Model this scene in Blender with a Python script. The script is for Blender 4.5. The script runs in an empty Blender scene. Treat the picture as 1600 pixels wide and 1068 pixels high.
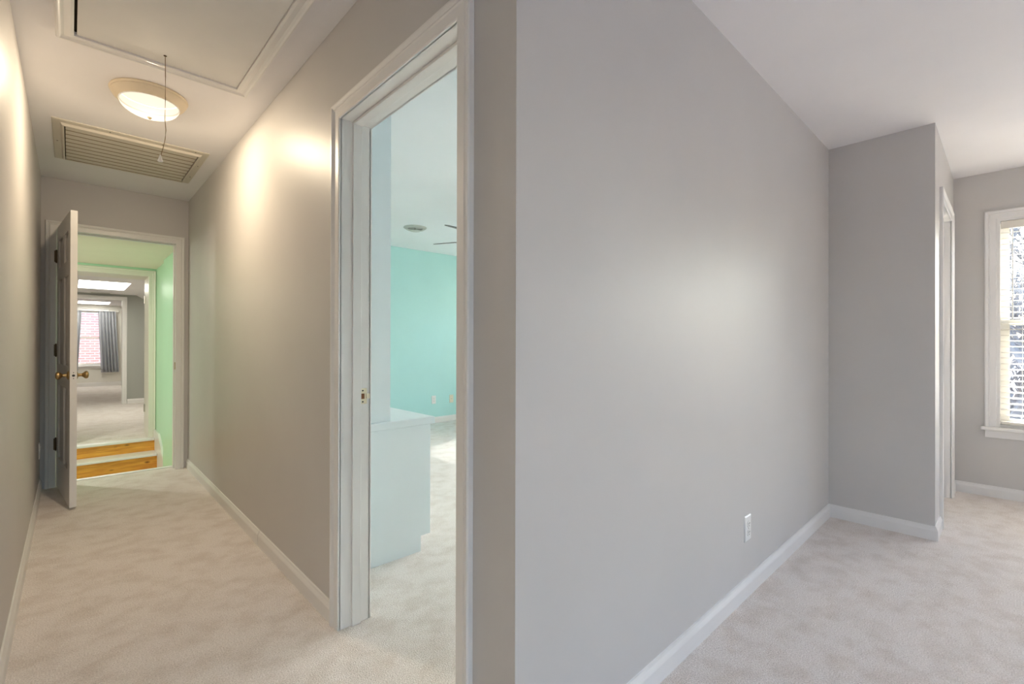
import bpy, bmesh, math, random
from mathutils import Vector, Matrix

random.seed(7)
scene = bpy.context.scene
COL = scene.collection
R_ = math.radians

# ------------------------------------------------------------------ camera
FPX, YAW, PITCH, ROLL, CAM_H = 730.3, 43.36, 0.1345, 0.133, 1.1452
cam_d = bpy.data.cameras.new('camera')
cam_d.sensor_width = 36.0
cam_d.sensor_fit = 'HORIZONTAL'
cam_d.lens = FPX * 36.0 / 1600.0
cam_d.clip_start = 0.02
cam = bpy.data.objects.new('camera', cam_d)
COL.objects.link(cam)
_y, _p, _r = R_(YAW), R_(PITCH), R_(ROLL)
F = Vector((math.sin(_y) * math.cos(_p), math.cos(_y) * math.cos(_p), math.sin(_p)))
Rv = Vector((math.cos(_y), -math.sin(_y), 0))
U = Rv.cross(F)
R2 = Rv * math.cos(_r) + U * math.sin(_r)
U2 = U * math.cos(_r) - Rv * math.sin(_r)
m = Matrix.Identity(4)
for i in range(3):
    m[i][0], m[i][1], m[i][2] = R2[i], U2[i], -F[i]
m[2][3] = CAM_H
cam.matrix_world = m
scene.camera = cam

# ------------------------------------------------------------------ world, sun, exposure
SUN_EL = 38.0
SUN_SLOPE = 0.19            # sun travels towards -X and a little -Y
SKY_STRENGTH = 0.55
SUN_STRENGTH = 4.8
world = bpy.data.worlds.new('sky')
scene.world = world
world.use_nodes = True
nt = world.node_tree
nt.nodes.clear()
wo = nt.nodes.new('ShaderNodeOutputWorld')
bg = nt.nodes.new('ShaderNodeBackground')
sky = nt.nodes.new('ShaderNodeTexSky')
sky.sky_type = 'NISHITA'
sky.sun_disc = False
sky.sun_elevation = R_(SUN_EL)
sky.sun_rotation = math.atan2(1.0, SUN_SLOPE)   # clockwise from +Y
sky.air_density = 1.0
sky.dust_density = 3.0
sky.ozone_density = 1.0
bg.inputs['Strength'].default_value = SKY_STRENGTH
nt.links.new(sky.outputs[0], bg.inputs['Color'])
nt.links.new(bg.outputs[0], wo.inputs['Surface'])

sun_d = bpy.data.lights.new('sun', 'SUN')
sun_d.energy = SUN_STRENGTH
sun_d.angle = R_(0.27)
sun_d.color = (1.0, 0.97, 0.93)
sun = bpy.data.objects.new('sun', sun_d)
COL.objects.link(sun)
_h = Vector((-1, -SUN_SLOPE, 0)).normalized() * math.cos(R_(SUN_EL))
sun.rotation_euler = Vector((_h.x, _h.y, -math.sin(R_(SUN_EL)))).to_track_quat('-Z', 'Y').to_euler()
sun.location = (20, 4, 18)

scene.view_settings.view_transform = 'Standard'
scene.view_settings.look = 'None'
scene.view_settings.exposure = 2.0
scene.view_settings.gamma = 1.0
scene.view_settings.use_curve_mapping = False
scene.cycles.max_bounces = 14
scene.cycles.diffuse_bounces = 9
scene.cycles.transparent_max_bounces = 16
scene.cycles.sample_clamp_indirect = 8.0
scene.cycles.caustics_reflective = False
scene.cycles.caustics_refractive = False


def portal(loc, sx, sy, direction):
    d = bpy.data.lights.new('window_portal', 'AREA')
    d.shape = 'RECTANGLE'
    d.size, d.size_y = sx, sy
    d.cycles.is_portal = True
    o = bpy.data.objects.new('window_portal', d)
    COL.objects.link(o)
    o.location = loc
    o.rotation_euler = Vector(direction).to_track_quat('-Z', 'Z').to_euler()
    return o


# ------------------------------------------------------------------ materials
def srgb(r, g, b):
    f = lambda c: (c / 255 / 12.92) if c / 255 <= .04045 else ((c / 255 + .055) / 1.055) ** 2.4
    return (f(r), f(g), f(b), 1)


def base_mat(name, col, rough=.5, spec=.5, metal=0.0):
    mt = bpy.data.materials.new(name)
    mt.use_nodes = True
    b = mt.node_tree.nodes['Principled BSDF']
    b.inputs['Base Color'].default_value = col
    b.inputs['Roughness'].default_value = rough
    b.inputs['Specular IOR Level'].default_value = spec
    b.inputs['Metallic'].default_value = metal
    return mt, mt.node_tree, b


def add_bump(nt, b, scale, strength, dist, detail=2.0, coord='Object', vscale=None):
    tc = nt.nodes.new('ShaderNodeTexCoord')
    src = tc.outputs[coord]
    if vscale:
        mp = nt.nodes.new('ShaderNodeMapping')
        mp.inputs['Scale'].default_value = vscale
        nt.links.new(src, mp.inputs['Vector'])
        src = mp.outputs[0]
    n = nt.nodes.new('ShaderNodeTexNoise')
    n.inputs['Scale'].default_value = scale
    n.inputs['Detail'].default_value = detail
    nt.links.new(src, n.inputs['Vector'])
    bp = nt.nodes.new('ShaderNodeBump')
    bp.inputs['Strength'].default_value = strength
    bp.inputs['Distance'].default_value = dist
    nt.links.new(n.outputs['Fac'], bp.inputs['Height'])
    nt.links.new(bp.outputs[0], b.inputs['Normal'])
    return src, n


def add_mottle(nt, b, src, scale, c1, c2, detail=4.0, lo=.35, hi=.65):
    n = nt.nodes.new('ShaderNodeTexNoise')
    n.inputs['Scale'].default_value = scale
    n.inputs['Detail'].default_value = detail
    nt.links.new(src, n.inputs['Vector'])
    r = nt.nodes.new('ShaderNodeValToRGB')
    r.color_ramp.elements[0].position = lo
    r.color_ramp.elements[1].position = hi
    r.color_ramp.elements[0].color = c1
    r.color_ramp.elements[1].color = c2
    nt.links.new(n.outputs['Fac'], r.inputs['Fac'])
    nt.links.new(r.outputs['Color'], b.inputs['Base Color'])
    return r


def sc(c, k):
    return (c[0] * k, c[1] * k, c[2] * k, 1)


def paint(name, col, rough=.45, spec=.5, bump=.12, mott=.02):
    mt, nt, b = base_mat(name, col, rough, spec)
    src, _ = add_bump(nt, b, 160, bump, .0012, 2)
    add_mottle(nt, b, src, 1.7, sc(col, 1 - mott), sc(col, 1 + mott))
    return mt


GREY = paint('grey_wall_paint', (.57, .55, .535, 1), .43, .36)
CEIL = paint('ceiling_paint', (.81, .795, .81, 1), .7, .3, .2)
CEILM = paint('cool_white_ceiling_paint', (.78, .81, .83, 1), .7, .3, .2)
WHITE = paint('white_trim_paint', (.77, .755, .74, 1), .32, .5, .03, .03)
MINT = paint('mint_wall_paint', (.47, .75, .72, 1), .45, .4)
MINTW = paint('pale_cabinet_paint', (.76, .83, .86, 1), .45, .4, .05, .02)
GREEN = paint('green_wall_paint', (.48, .77, .55, 1), .4, .5)
CREAM = paint('cream_wall_paint', (.76, .74, .68, 1), .5, .4)
CREAMC = paint('warm_cream_ceiling_paint', (.87, .77, .67, 1), .7, .3)
IVTRIM = paint('ivory_trim_paint', (.77, .74, .66, 1), .35, .5, .03)
SAGE = paint('sage_grey_wall_paint', (.36, .37, .34, 1), .5, .4)
HATCH = paint('hatch_board_paint', (.74, .725, .70, 1), .6, .3, .1, .05)
VENT = paint('grille_paint', (.60, .56, .48, 1), .45, .4, .05, .05)
BLIND = paint('cream_blind_vinyl', (.80, .76, .68, 1), .45, .4, .02, .02)
VINYL = paint('window_vinyl', (.80, .78, .72, 1), .4, .5, .02, .02)
PLAST = paint('white_plastic', (.80, .79, .77, 1), .3, .5, .0, .01)
IVORY = paint('ivory_plastic', (.78, .72, .58, 1), .3, .5, .0, .01)
FIXT = paint('antique_white_fixture', (.68, .58, .43, 1), .4, .5, .02, .04)
FIXW = paint('fixture_white', (.8, .8, .78, 1), .4, .5, .02, .02)
VRING = paint('grey_vent_paint', (.48, .50, .46, 1), .5, .4)  # even grey for the round vent
SHADE, _n, _b = base_mat('slat_shade_brown', (.27, .22, .15, 1), .95, .1)  # brown that stands in for the shade lines between grille slats
SLOT, _n, _b = base_mat('dark_slot', (.03, .03, .03, 1), .6)
DARK, _n, _b = base_mat('dark_gap', (.035, .028, .02, 1), .9, .1)
BRASS, _n, _b = base_mat('aged_brass', (.46, .32, .15, 1), .3, .5, 1.0)
PALEB, _n, _b = base_mat('pale_worn_brass', (.80, .72, .55, 1), .35, .5, .6)
RUST, _n, _b = base_mat('rust_brown', (.20, .08, .03, 1), .8)
ABSORB, _n, _b = base_mat('light_absorber', (.0012, .0010, .0008, 1), .9, .0)  # near-black, soaks up bulb light inside the bowl
BRONZE, _n, _b = base_mat('dark_bronze_hinge', (.10, .07, .04, 1), .4, .5, .8)
STEEL, _n, _b = base_mat('dull_steel', (.55, .53, .48, 1), .35, .5, 1.0)
CORD, _n, _b = base_mat('tan_cord', (.30, .22, .13, 1), .8, .2)
CLEARP, _n, _b = base_mat('clear_pull_plastic', (.85, .83, .8, 1), .15, .5)
FANB = paint('fan_blade_laminate', (.16, .15, .14, 1), .5, .4, .05, .1)
ASPH = paint('frosty_ground', (.14, .15, .18, 1), .9, .1, .3, .3)
BARK = paint('grey_bark', (.22, .20, .19, 1), .9, .1, .5, .2)


def carpet():
    mt, nt, b = base_mat('cut_pile_carpet', (.6, .57, .53, 1), .95, .1)
    b.inputs['Sheen Weight'].default_value = .15
    tc = nt.nodes.new('ShaderNodeTexCoord')
    src = tc.outputs['Object']
    fine = nt.nodes.new('ShaderNodeTexNoise')
    fine.inputs['Scale'].default_value = 210
    fine.inputs['Detail'].default_value = 3
    nt.links.new(src, fine.inputs['Vector'])
    mp = nt.nodes.new('ShaderNodeMapping')
    mp.inputs['Rotation'].default_value = (0, 0, R_(25))
    mp.inputs['Scale'].default_value = (1.0, 1.15, 1)
    nt.links.new(src, mp.inputs['Vector'])
    big = nt.nodes.new('ShaderNodeTexNoise')
    big.inputs['Scale'].default_value = 7.5
    big.inputs['Detail'].default_value = 5
    big.inputs['Roughness'].default_value = .6
    nt.links.new(mp.outputs[0], big.inputs['Vector'])
    r1 = nt.nodes.new('ShaderNodeValToRGB')
    r1.color_ramp.elements[0].position, r1.color_ramp.elements[1].position = .32, .66
    r1.color_ramp.elements[0].color = (.66, .60, .56, 1)
    r1.color_ramp.elements[1].color = (.94, .885, .845, 1)
    nt.links.new(fine.outputs['Fac'], r1.inputs['Fac'])
    r2 = nt.nodes.new('ShaderNodeValToRGB')
    r2.color_ramp.elements[0].position, r2.color_ramp.elements[1].position = .32, .56
    r2.color_ramp.elements[0].color = (.86, .83, .80, 1)
    r2.color_ramp.elements[1].color = (1, 1, 1, 1)
    nt.links.new(big.outputs['Fac'], r2.inputs['Fac'])
    mx = nt.nodes.new('ShaderNodeMix')
    mx.data_type = 'RGBA'
    mx.blend_type = 'MULTIPLY'
    mx.inputs['Factor'].default_value = 1
    nt.links.new(r1.outputs[0], mx.inputs[6])
    nt.links.new(r2.outputs[0], mx.inputs[7])
    nt.links.new(mx.outputs[2], b.inputs['Base Color'])
    bp = nt.nodes.new('ShaderNodeBump')
    bp.inputs['Strength'].default_value = .8
    bp.inputs['Distance'].default_value = .006
    nt.links.new(fine.outputs['Fac'], bp.inputs['Height'])
    nt.links.new(bp.outputs[0], b.inputs['Normal'])
    return mt


CARPET = carpet()


def pine():
    mt, nt, b = base_mat('varnished_pine', (.5, .25, .06, 1), .35, .5)
    tc = nt.nodes.new('ShaderNodeTexCoord')
    mp = nt.nodes.new('ShaderNodeMapping')
    mp.inputs['Scale'].default_value = (1.2, 6, 14)
    nt.links.new(tc.outputs['Object'], mp.inputs['Vector'])
    n = nt.nodes.new('ShaderNodeTexNoise')
    n.inputs['Scale'].default_value = 3
    n.inputs['Detail'].default_value = 5
    n.inputs['Distortion'].default_value = .8
    nt.links.new(mp.outputs[0], n.inputs['Vector'])
    r = nt.nodes.new('ShaderNodeValToRGB')
    r.color_ramp.elements[0].position, r.color_ramp.elements[1].position = .3, .7
    r.color_ramp.elements[0].color = (.55, .20, .02, 1)
    r.color_ramp.elements[1].color = (.85, .43, .06, 1)
    nt.links.new(n.outputs['Fac'], r.inputs['Fac'])
    mp2 = nt.nodes.new('ShaderNodeMapping')
    mp2.inputs['Scale'].default_value = (3.6, 1, 7.0)
    nt.links.new(tc.outputs['Object'], mp2.inputs['Vector'])
    v = nt.nodes.new('ShaderNodeTexVoronoi')
    v.inputs['Scale'].default_value = 1.6
    nt.links.new(mp2.outputs[0], v.inputs['Vector'])
    rk = nt.nodes.new('ShaderNodeValToRGB')
    rk.color_ramp.elements[0].position, rk.color_ramp.elements[1].position = .06, .2
    rk.color_ramp.elements[0].color = (.25, .16, .10, 1)
    rk.color_ramp.elements[1].color = (1, 1, 1, 1)
    nt.links.new(v.outputs['Distance'], rk.inputs['Fac'])
    mx = nt.nodes.new('ShaderNodeMix')
    mx.data_type = 'RGBA'
    mx.blend_type = 'MULTIPLY'
    mx.inputs['Factor'].default_value = 1
    nt.links.new(r.outputs[0], mx.inputs[6])
    nt.links.new(rk.outputs[0], mx.inputs[7])
    nt.links.new(mx.outputs[2], b.inputs['Base Color'])
    return mt


PINE = pine()


def glass():
    mt = bpy.data.materials.new('window_glass')
    mt.use_nodes = True
    nt = mt.node_tree
    nt.nodes.clear()
    o = nt.nodes.new('ShaderNodeOutputMaterial')
    t = nt.nodes.new('ShaderNodeBsdfTransparent')
    t.inputs[0].default_value = (.93, .96, .96, 1)
    g = nt.nodes.new('ShaderNodeBsdfGlossy')
    g.inputs['Roughness'].default_value = .02
    mx = nt.nodes.new('ShaderNodeMixShader')
    mx.inputs[0].default_value = .06
    nt.links.new(t.outputs[0], mx.inputs[1])
    nt.links.new(g.outputs[0], mx.inputs[2])
    nt.links.new(mx.outputs[0], o.inputs['Surface'])
    return mt


GLASS = glass()


def brick():
    mt, nt, b = base_mat('red_brick', (.5, .25, .2, 1), .85, .2)
    tc = nt.nodes.new('ShaderNodeTexCoord')
    mp = nt.nodes.new('ShaderNodeMapping')
    mp.inputs['Rotation'].default_value = (R_(90), 0, 0)
    nt.links.new(tc.outputs['Object'], mp.inputs['Vector'])
    t = nt.nodes.new('ShaderNodeTexBrick')
    t.inputs['Scale'].default_value = 1.0
    t.inputs['Brick Width'].default_value = .21
    t.inputs['Row Height'].default_value = .073
    t.inputs['Mortar Size'].default_value = .008
    t.inputs['Color1'].default_value = (.52, .27, .23, 1)
    t.inputs['Color2'].default_value = (.43, .23, .20, 1)
    t.inputs['Mortar'].default_value = (.60, .57, .54, 1)
    nt.links.new(mp.outputs[0], t.inputs['Vector'])
    nt.links.new(t.outputs['Color'], b.inputs['Base Color'])
    return mt


BRICK = brick()


def curtain_mat():
    mt, nt, b = base_mat('grey_curtain_cloth', (.50, .51, .55, 1), .9, .1)
    tr = nt.nodes.new('ShaderNodeBsdfTranslucent')
    tr.inputs['Color'].default_value = (.45, .46, .50, 1)
    mx = nt.nodes.new('ShaderNodeMixShader')
    mx.inputs[0].default_value = .25
    o = nt.nodes['Material Output']
    nt.links.new(b.outputs[0], mx.inputs[1])
    nt.links.new(tr.outputs[0], mx.inputs[2])
    nt.links.new(mx.outputs[0], o.inputs['Surface'])
    return mt


CURT = curtain_mat()


def lamp_glass(strength):
    """frosted bowl: partly clear, so the bulb shows through as a hot spot, over a soft warm glow"""
    mt = bpy.data.materials.new('frosted_lamp_glass')
    mt.use_nodes = True
    nt = mt.node_tree
    nt.nodes.clear()
    o = nt.nodes.new('ShaderNodeOutputMaterial')
    e = nt.nodes.new('ShaderNodeEmission')
    e.inputs['Color'].default_value = (1.0, .86, .66, 1)
    e.inputs['Strength'].default_value = strength
    t = nt.nodes.new('ShaderNodeBsdfTranslucent')
    t.inputs['Color'].default_value = (.0065, .0058, .0046, 1)
    a = nt.nodes.new('ShaderNodeAddShader')
    tr = nt.nodes.new('ShaderNodeBsdfTransparent')
    mx = nt.nodes.new('ShaderNodeMixShader')
    mx.inputs[0].default_value = .45
    nt.links.new(e.outputs[0], a.inputs[0])
    nt.links.new(t.outputs[0], a.inputs[1])
    nt.links.new(tr.outputs[0], mx.inputs[1])
    nt.links.new(a.outputs[0], mx.inputs[2])
    nt.links.new(mx.outputs[0], o.inputs['Surface'])
    return mt


def emit(name, col, s):
    mt = bpy.data.materials.new(name)
    mt.use_nodes = True
    nt = mt.node_tree
    nt.nodes.clear()
    o = nt.nodes.new('ShaderNodeOutputMaterial')
    e = nt.nodes.new('ShaderNodeEmission')
    e.inputs['Color'].default_value = col
    e.inputs['Strength'].default_value = s
    nt.links.new(e.outputs[0], o.inputs['Surface'])
    return mt


# ------------------------------------------------------------------ mesh helpers
def box(bm, x0, x1, y0, y1, z0, z1):
    if x0 > x1: x0, x1 = x1, x0
    if y0 > y1: y0, y1 = y1, y0
    if z0 > z1: z0, z1 = z1, z0
    v = [bm.verts.new(p) for p in ((x0, y0, z0), (x1, y0, z0), (x1, y1, z0), (x0, y1, z0),
                                   (x0, y0, z1), (x1, y0, z1), (x1, y1, z1), (x0, y1, z1))]
    for f in ((0, 3, 2, 1), (4, 5, 6, 7), (0, 1, 5, 4), (1, 2, 6, 5), (2, 3, 7, 6), (3, 0, 4, 7)):
        bm.faces.new([v[i] for i in f])


def sweep(bm, rings, closed_ring=True, caps=True):
    """rings: list of lists of points; skin consecutive rings."""
    vr = [[bm.verts.new(p) for p in r] for r in rings]
    n = len(vr[0])
    for a, b in zip(vr, vr[1:]):
        for i in range(n if closed_ring else n - 1):
            j = (i + 1) % n
            bm.faces.new((a[i], a[j], b[j], b[i]))
    if caps and closed_ring:
        bm.faces.new(vr[0][::-1])
        bm.faces.new(vr[-1])


def lathe(bm, prof, centre, axis='Z', seg=32):
    """prof: list of (radius, height)."""
    cx, cy, cz = centre
    rings = []
    for r, h in prof:
        ring = []
        for i in range(seg):
            a = 2 * math.pi * i / seg
            c, s = r * math.cos(a), r * math.sin(a)
            if axis == 'Z': ring.append((cx + c, cy + s, cz + h))
            elif axis == 'X': ring.append((cx + h, cy + c, cz + s))
            else: ring.append((cx + c, cy + h, cz + s))
        rings.append(ring)
    sweep(bm, rings)


def tube(bm, pts, r, seg=8):
    pts = [Vector(p) for p in pts]
    rings = []
    up = Vector((0, 0, 1))
    for i, p in enumerate(pts):
        t = (pts[min(i + 1, len(pts) - 1)] - pts[max(i - 1, 0)]).normalized()
        a = t.cross(up)
        if a.length < 1e-3: a = t.cross(Vector((0, 1, 0)))
        a.normalize()
        b = t.cross(a).normalized()
        rr = r[i] if isinstance(r, (list, tuple)) else r
        rings.append([p + a * rr * math.cos(2 * math.pi * k / seg) + b * rr * math.sin(2 * math.pi * k / seg) for k in range(seg)])
    sweep(bm, rings)


def prism(bm, poly, axis, a0, a1):
    """poly in the plane perpendicular to axis (remaining axes in xyz order)."""
    def P(u, v, a):
        return {'X': (a, u, v), 'Y': (u, a, v), 'Z': (u, v, a)}[axis]
    sweep(bm, [[P(u, v, a0) for u, v in poly], [P(u, v, a1) for u, v in poly]])


def obj(name, bm, mat, parent=None, smooth=False, bevel=0.0, loc=None):
    bmesh.ops.recalc_face_normals(bm, faces=bm.faces[:])
    me = bpy.data.meshes.new(name)
    bm.to_mesh(me)
    bm.free()
    if mat: me.materials.append(mat)
    if smooth:
        for p in me.polygons: p.use_smooth = True
        me.set_sharp_from_angle(angle=R_(40))
    o = bpy.data.objects.new(name, me)
    COL.objects.link(o)
    if parent: o.parent = parent
    if loc: o.location = loc
    if bevel:
        md = o.modifiers.new('bevel', 'BEVEL')
        md.width = bevel
        md.segments = 2
        md.limit_method = 'ANGLE'
    return o


def tag(o, label, cat, group=None, kind=None):
    o['label'] = label
    o['category'] = cat
    if group: o['group'] = group
    if kind: o['kind'] = kind
    return o


def struct(o, label, cat):
    return tag(o, label, cat, kind='structure')


def empty(name, loc=(0, 0, 0), rz=0):
    o = bpy.data.objects.new(name, None)
    o.empty_display_size = .1
    COL.objects.link(o)
    o.location = loc
    o.rotation_euler = (0, 0, rz)
    return o


def boxes(name, mat, parent, *bs, **kw):
    bm = bmesh.new()
    for b in bs: box(bm, *b)
    return obj(name, bm, mat, parent, **kw)


def slab(name, mat, axis, p0, p1, a0, a1, b0, b1, holes=()):
    """A wall / ceiling slab with rectangular holes. axis = thickness axis; (a,b) = the other two axes in xyz order."""
    A = sorted({a0, a1, *[h[0] for h in holes], *[h[1] for h in holes]})
    B = sorted({b0, b1, *[h[2] for h in holes], *[h[3] for h in holes]})
    A = [a for a in A if a0 <= a <= a1]
    B = [b for b in B if b0 <= b <= b1]

    def solid(i, j):
        if i < 0 or j < 0 or i >= len(A) - 1 or j >= len(B) - 1: return False
        a, b = (A[i] + A[i + 1]) / 2, (B[j] + B[j + 1]) / 2
        return not any(h[0] < a < h[1] and h[2] < b < h[3] for h in holes)
    bm = bmesh.new()
    cache = {}

    def V(i, j, k):
        if (i, j, k) not in cache:
            u, v, p = A[i], B[j], (p0, p1)[k]
            cache[i, j, k] = bm.verts.new({'X': (p, u, v), 'Y': (u, p, v), 'Z': (u, v, p)}[axis])
        return cache[i, j, k]
    for i in range(len(A) - 1):
        for j in range(len(B) - 1):
            if not solid(i, j): continue
            for k in (0, 1):
                bm.faces.new((V(i, j, k), V(i + 1, j, k), V(i + 1, j + 1, k), V(i, j + 1, k)))
            for (di, dj, e) in ((-1, 0, ((i, j), (i, j + 1))), (1, 0, ((i + 1, j), (i + 1, j + 1))),
                                (0, -1, ((i, j), (i + 1, j))), (0, 1, ((i, j + 1), (i + 1, j + 1)))):
                if not solid(i + di, j + dj):
                    (q, r), (s, t) = e
                    bm.faces.new((V(q, r, 0), V(s, t, 0), V(s, t, 1), V(q, r, 1)))
    return obj(name, bm, mat)


# ------------------------------------------------------------------ layout constants
H = 2.44
XL, XR, YF = -0.172, 0.7843, 5.1646        # hall: left wall, right wall, end wall
XM = 0.905                                  # mint-room face of the hall wall
YC = 0.8172                                 # grey bedroom wall
XB, YB, XW = 3.675, 0.288, 5.04             # closet bump-out, window wall
YS = -2.4
YM = 5.647                                  # mint far wall
DY0, DY1, DTOP = 1.045, 1.825, 2.04         # doorway to the mint room
EX0, EX1, ETOP = -0.082, 0.690, 2.036       # end door of hall
Y2, Y2B = 7.36, 7.81
G0, G1, GTOP = -0.06, 0.707, 1.965          # green landing doorway
ZF = -0.045
ZL = -0.42
Y3, Y3B = 11.70, 11.82
Y4 = 16.89
ZA, ZC = 2.06, 2.15

# ------------------------------------------------------------------ floors
bm = bmesh.new()
box(bm, -.3, 5.2, YS - .16, 5.29, -.14, 0)
box(bm, .845, 5.2, 5.29, 5.8, -.14, 0)
struct(obj('floor', bm, CARPET), 'beige cut pile carpet covering the hall and both rooms', 'floor')
struct(boxes('floor_landing', CARPET, None, (-2.05, .92, 5.29, 7.06, ZL - .12, ZL)), 'sunken landing floor between the hall and the pine steps', 'floor')
struct(boxes('floor_far', CARPET, None, (-1.95, 2.2, 7.30, 17.1, ZF - .14, ZF)), 'pale carpet of the far rooms above the pine steps', 'floor')

# ------------------------------------------------------------------ ceilings
struct(boxes('ceiling', CEIL, None, (-.3, 5.2, YS - .16, YC + .06, H, H + .14), (-.3, XM - .06, YC + .06, 5.285, H, H + .14)),
       'off-white plaster ceiling over the hall and grey bedroom', 'ceiling')
struct(boxes('ceiling_mint', CEILM, None, (XM - .06, 5.2, YC + .06, YM + .12, H, H + .14)), 'white ceiling of the mint room beyond the doorway', 'ceiling')
struct(boxes('ceiling_landing', CREAMC, None, (-2.05, .92, 5.225, Y2B - .1, ZA + .005, ZA + .145)), 'low cream ceiling over the green landing', 'ceiling')
SKA = (.085, .685, 9.37, 10.75)
SKC = (.135, .735, 15.55, 16.60)
struct(slab('ceiling_far', CEIL, 'Z', ZA, ZA + .14, -1.95, .95, Y2B - .11, Y3 + .06, [SKA]), 'white ceiling of the first far room with its skylight', 'ceiling')
bm = bmesh.new()
prism(bm, [(.93, ZA - .0), (1.95, 1.48), (1.95, 1.62), (.93, ZA + .14)], 'Y', Y2B - .1, Y3 + .06)
struct(obj('ceiling_slope', bm, CEIL), 'sloping attic ceiling at the side of the first far room', 'ceiling')
struct(slab('ceiling_back', CEIL, 'Z', ZC, ZC + .14, -1.95, 1.0, Y3 + .06, 17.1, [SKC]), 'white ceiling of the curtained back room with skylight', 'ceiling')
bm = bmesh.new()
prism(bm, [(.98, ZC), (2.1, 1.55), (2.1, 1.7), (.98, ZC + .14)], 'Y', Y3 + .06, 17.1)
struct(obj('ceiling_slope_back', bm, CEIL), 'sloping attic ceiling at the side of the back room', 'ceiling')

# ------------------------------------------------------------------ walls
WZ0, WZ1 = .52, 2.08
W1 = (-.85, .053)
W2 = (-2.05, -1.15)
WM = (3.95, 4.86)
S1 = (-.10, 1.15)
WN = (1.25, 1.95)
WN2 = (2.65, 3.25)
struct(slab('wall_left', GREY, 'X', XL - .13, XL, YS - .1, 5.285, -.02, H + .02), 'grey painted wall along the left of the hall', 'wall')
struct(slab('wall_right', GREY, 'X', XR, XR + .0605, YC + .0605, YF + .06, -.02, H + .02, [(DY0 - .02, DY1 + .02, -.05, DTOP + .02)]),
       'grey hall wall with the doorway into the mint room', 'wall')
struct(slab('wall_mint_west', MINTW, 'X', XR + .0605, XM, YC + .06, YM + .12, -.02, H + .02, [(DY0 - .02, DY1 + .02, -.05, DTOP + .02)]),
       'pale mint room side of the hall wall', 'wall')
struct(slab('wall_end', GREY, 'Y', YF, YF + .0605, XL - .13, XR + .03, -.02, H + .02, [(EX0 - .02, EX1 + .02, -.05, ETOP + .02)]),
       'short grey wall over the open door at the hall end', 'wall')
struct(slab('wall_landing_hall', CREAM, 'Y', YF + .0605, 5.285, -2.05, XR + .08, ZL - .1, H + .02, [(EX0 - .02, EX1 + .02, -.002, ETOP + .02)]),
       'cream landing side of the hall end wall', 'wall')
struct(slab('wall_bedroom', GREY, 'Y', YC, YC + .0605, XR, XW + .16, -.02, H + .02), 'large grey bedroom wall with a single outlet', 'wall')
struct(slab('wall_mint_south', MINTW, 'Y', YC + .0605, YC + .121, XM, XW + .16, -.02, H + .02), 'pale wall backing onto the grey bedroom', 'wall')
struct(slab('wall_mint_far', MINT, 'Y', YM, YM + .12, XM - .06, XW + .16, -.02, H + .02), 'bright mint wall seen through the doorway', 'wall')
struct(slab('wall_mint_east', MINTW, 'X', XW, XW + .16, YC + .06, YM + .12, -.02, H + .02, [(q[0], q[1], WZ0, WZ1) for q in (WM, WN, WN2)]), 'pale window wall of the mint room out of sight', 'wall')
struct(slab('wall_east', GREY, 'X', XW, XW + .16, YS - .16, YC + .06, -.02, H + .02, [(W1[0], W1[1], WZ0, WZ1), (W2[0], W2[1], WZ0, WZ1)]),
       'grey bedroom wall holding the window with blinds', 'wall')
struct(slab('wall_south', GREY, 'Y', YS - .16, YS, XL - .1, XW + .1, -.02, H + .02, [(q[0], q[1], .3, 2.2) for q in (S1,)]),
       'grey bedroom wall behind the camera', 'wall')
CX0, CX1, CTOP = 4.00, 4.76, 2.06
struct(slab('wall_closet_side', GREY, 'X', XB, XB + .09, YB + .10, YC + .01, -.02, H + .02), 'narrow grey side of the closet bump-out', 'wall')
struct(slab('wall_closet_front', GREY, 'Y', YB, YB + .10, XB, XW + .01, -.02, H + .02, [(CX0 - .02, CX1 + .02, -.05, CTOP + .02)]),
       'grey closet front beside the window wall', 'wall')
# green landing
struct(slab('wall_landing_east', GREEN, 'X', .757, .92, 5.285, 6.50, ZL - .1, ZA + .05), 'light green landing wall just past the hall door', 'wall')
struct(slab('wall_landing_recess', GREEN, 'X', .784, .92, 6.50, Y2 + .02, ZL - .1, ZA + .05), 'deeper green landing wall beside the pine steps', 'wall')
struct(slab('wall_landing_west', CREAM, 'X', -2.05, -1.9, 5.225, Y2B, ZL - .1, ZA + .05), 'cream landing wall hidden behind the door', 'wall')
struct(slab('wall_landing_far', GREEN, 'Y', Y2, Y2 + .22, -2.05, .92, ZL - .1, ZA + .1, [(G0 - .02, G1 + .02, -1, GTOP + .02)]),
       'green strip of wall around the second doorway', 'wall')
struct(slab('wall_attic_near', CREAM, 'Y', Y2 + .22, Y2B, -1.95, 1.95, ZF - .1, ZA + .12, [(G0 - .02, G1 + .02, -1, GTOP + .02)]),
       'cream back of the landing wall in the first far room', 'wall')
struct(slab('wall_attic_east', CREAM, 'X', 1.8, 1.95, Y2B - .1, Y3 + .06, ZF - .1, 1.7), 'low knee wall of the first far room', 'wall')
struct(slab('wall_attic_west', CREAM, 'X', -1.95, -1.8, Y2 + .3, 17.1, ZF - .1, ZC + .1), 'left side wall of both far rooms', 'wall')
struct(slab('wall_attic_far', SAGE, 'Y', Y3, Y3 + .06, -1.95, 1.95, ZF - .1, ZA + .12, [(-.10, .74, -1, 1.965)]), 'sage grey wall around the third doorway', 'wall')
struct(slab('wall_back_near', CREAM, 'Y', Y3 + .06, Y3B, -1.95, 2.1, ZF - .1, ZC + .1, [(-.10, .74, -1, 1.965)]), 'cream back room side of the third doorway wall', 'wall')
struct(slab('wall_back_east', CREAM, 'X', 1.95, 2.1, Y3 + .06, 17.1, ZF - .1, 1.8), 'low knee wall of the curtained back room', 'wall')
FW = (.06, .70)
FWZ = (.51, 2.0)
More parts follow.
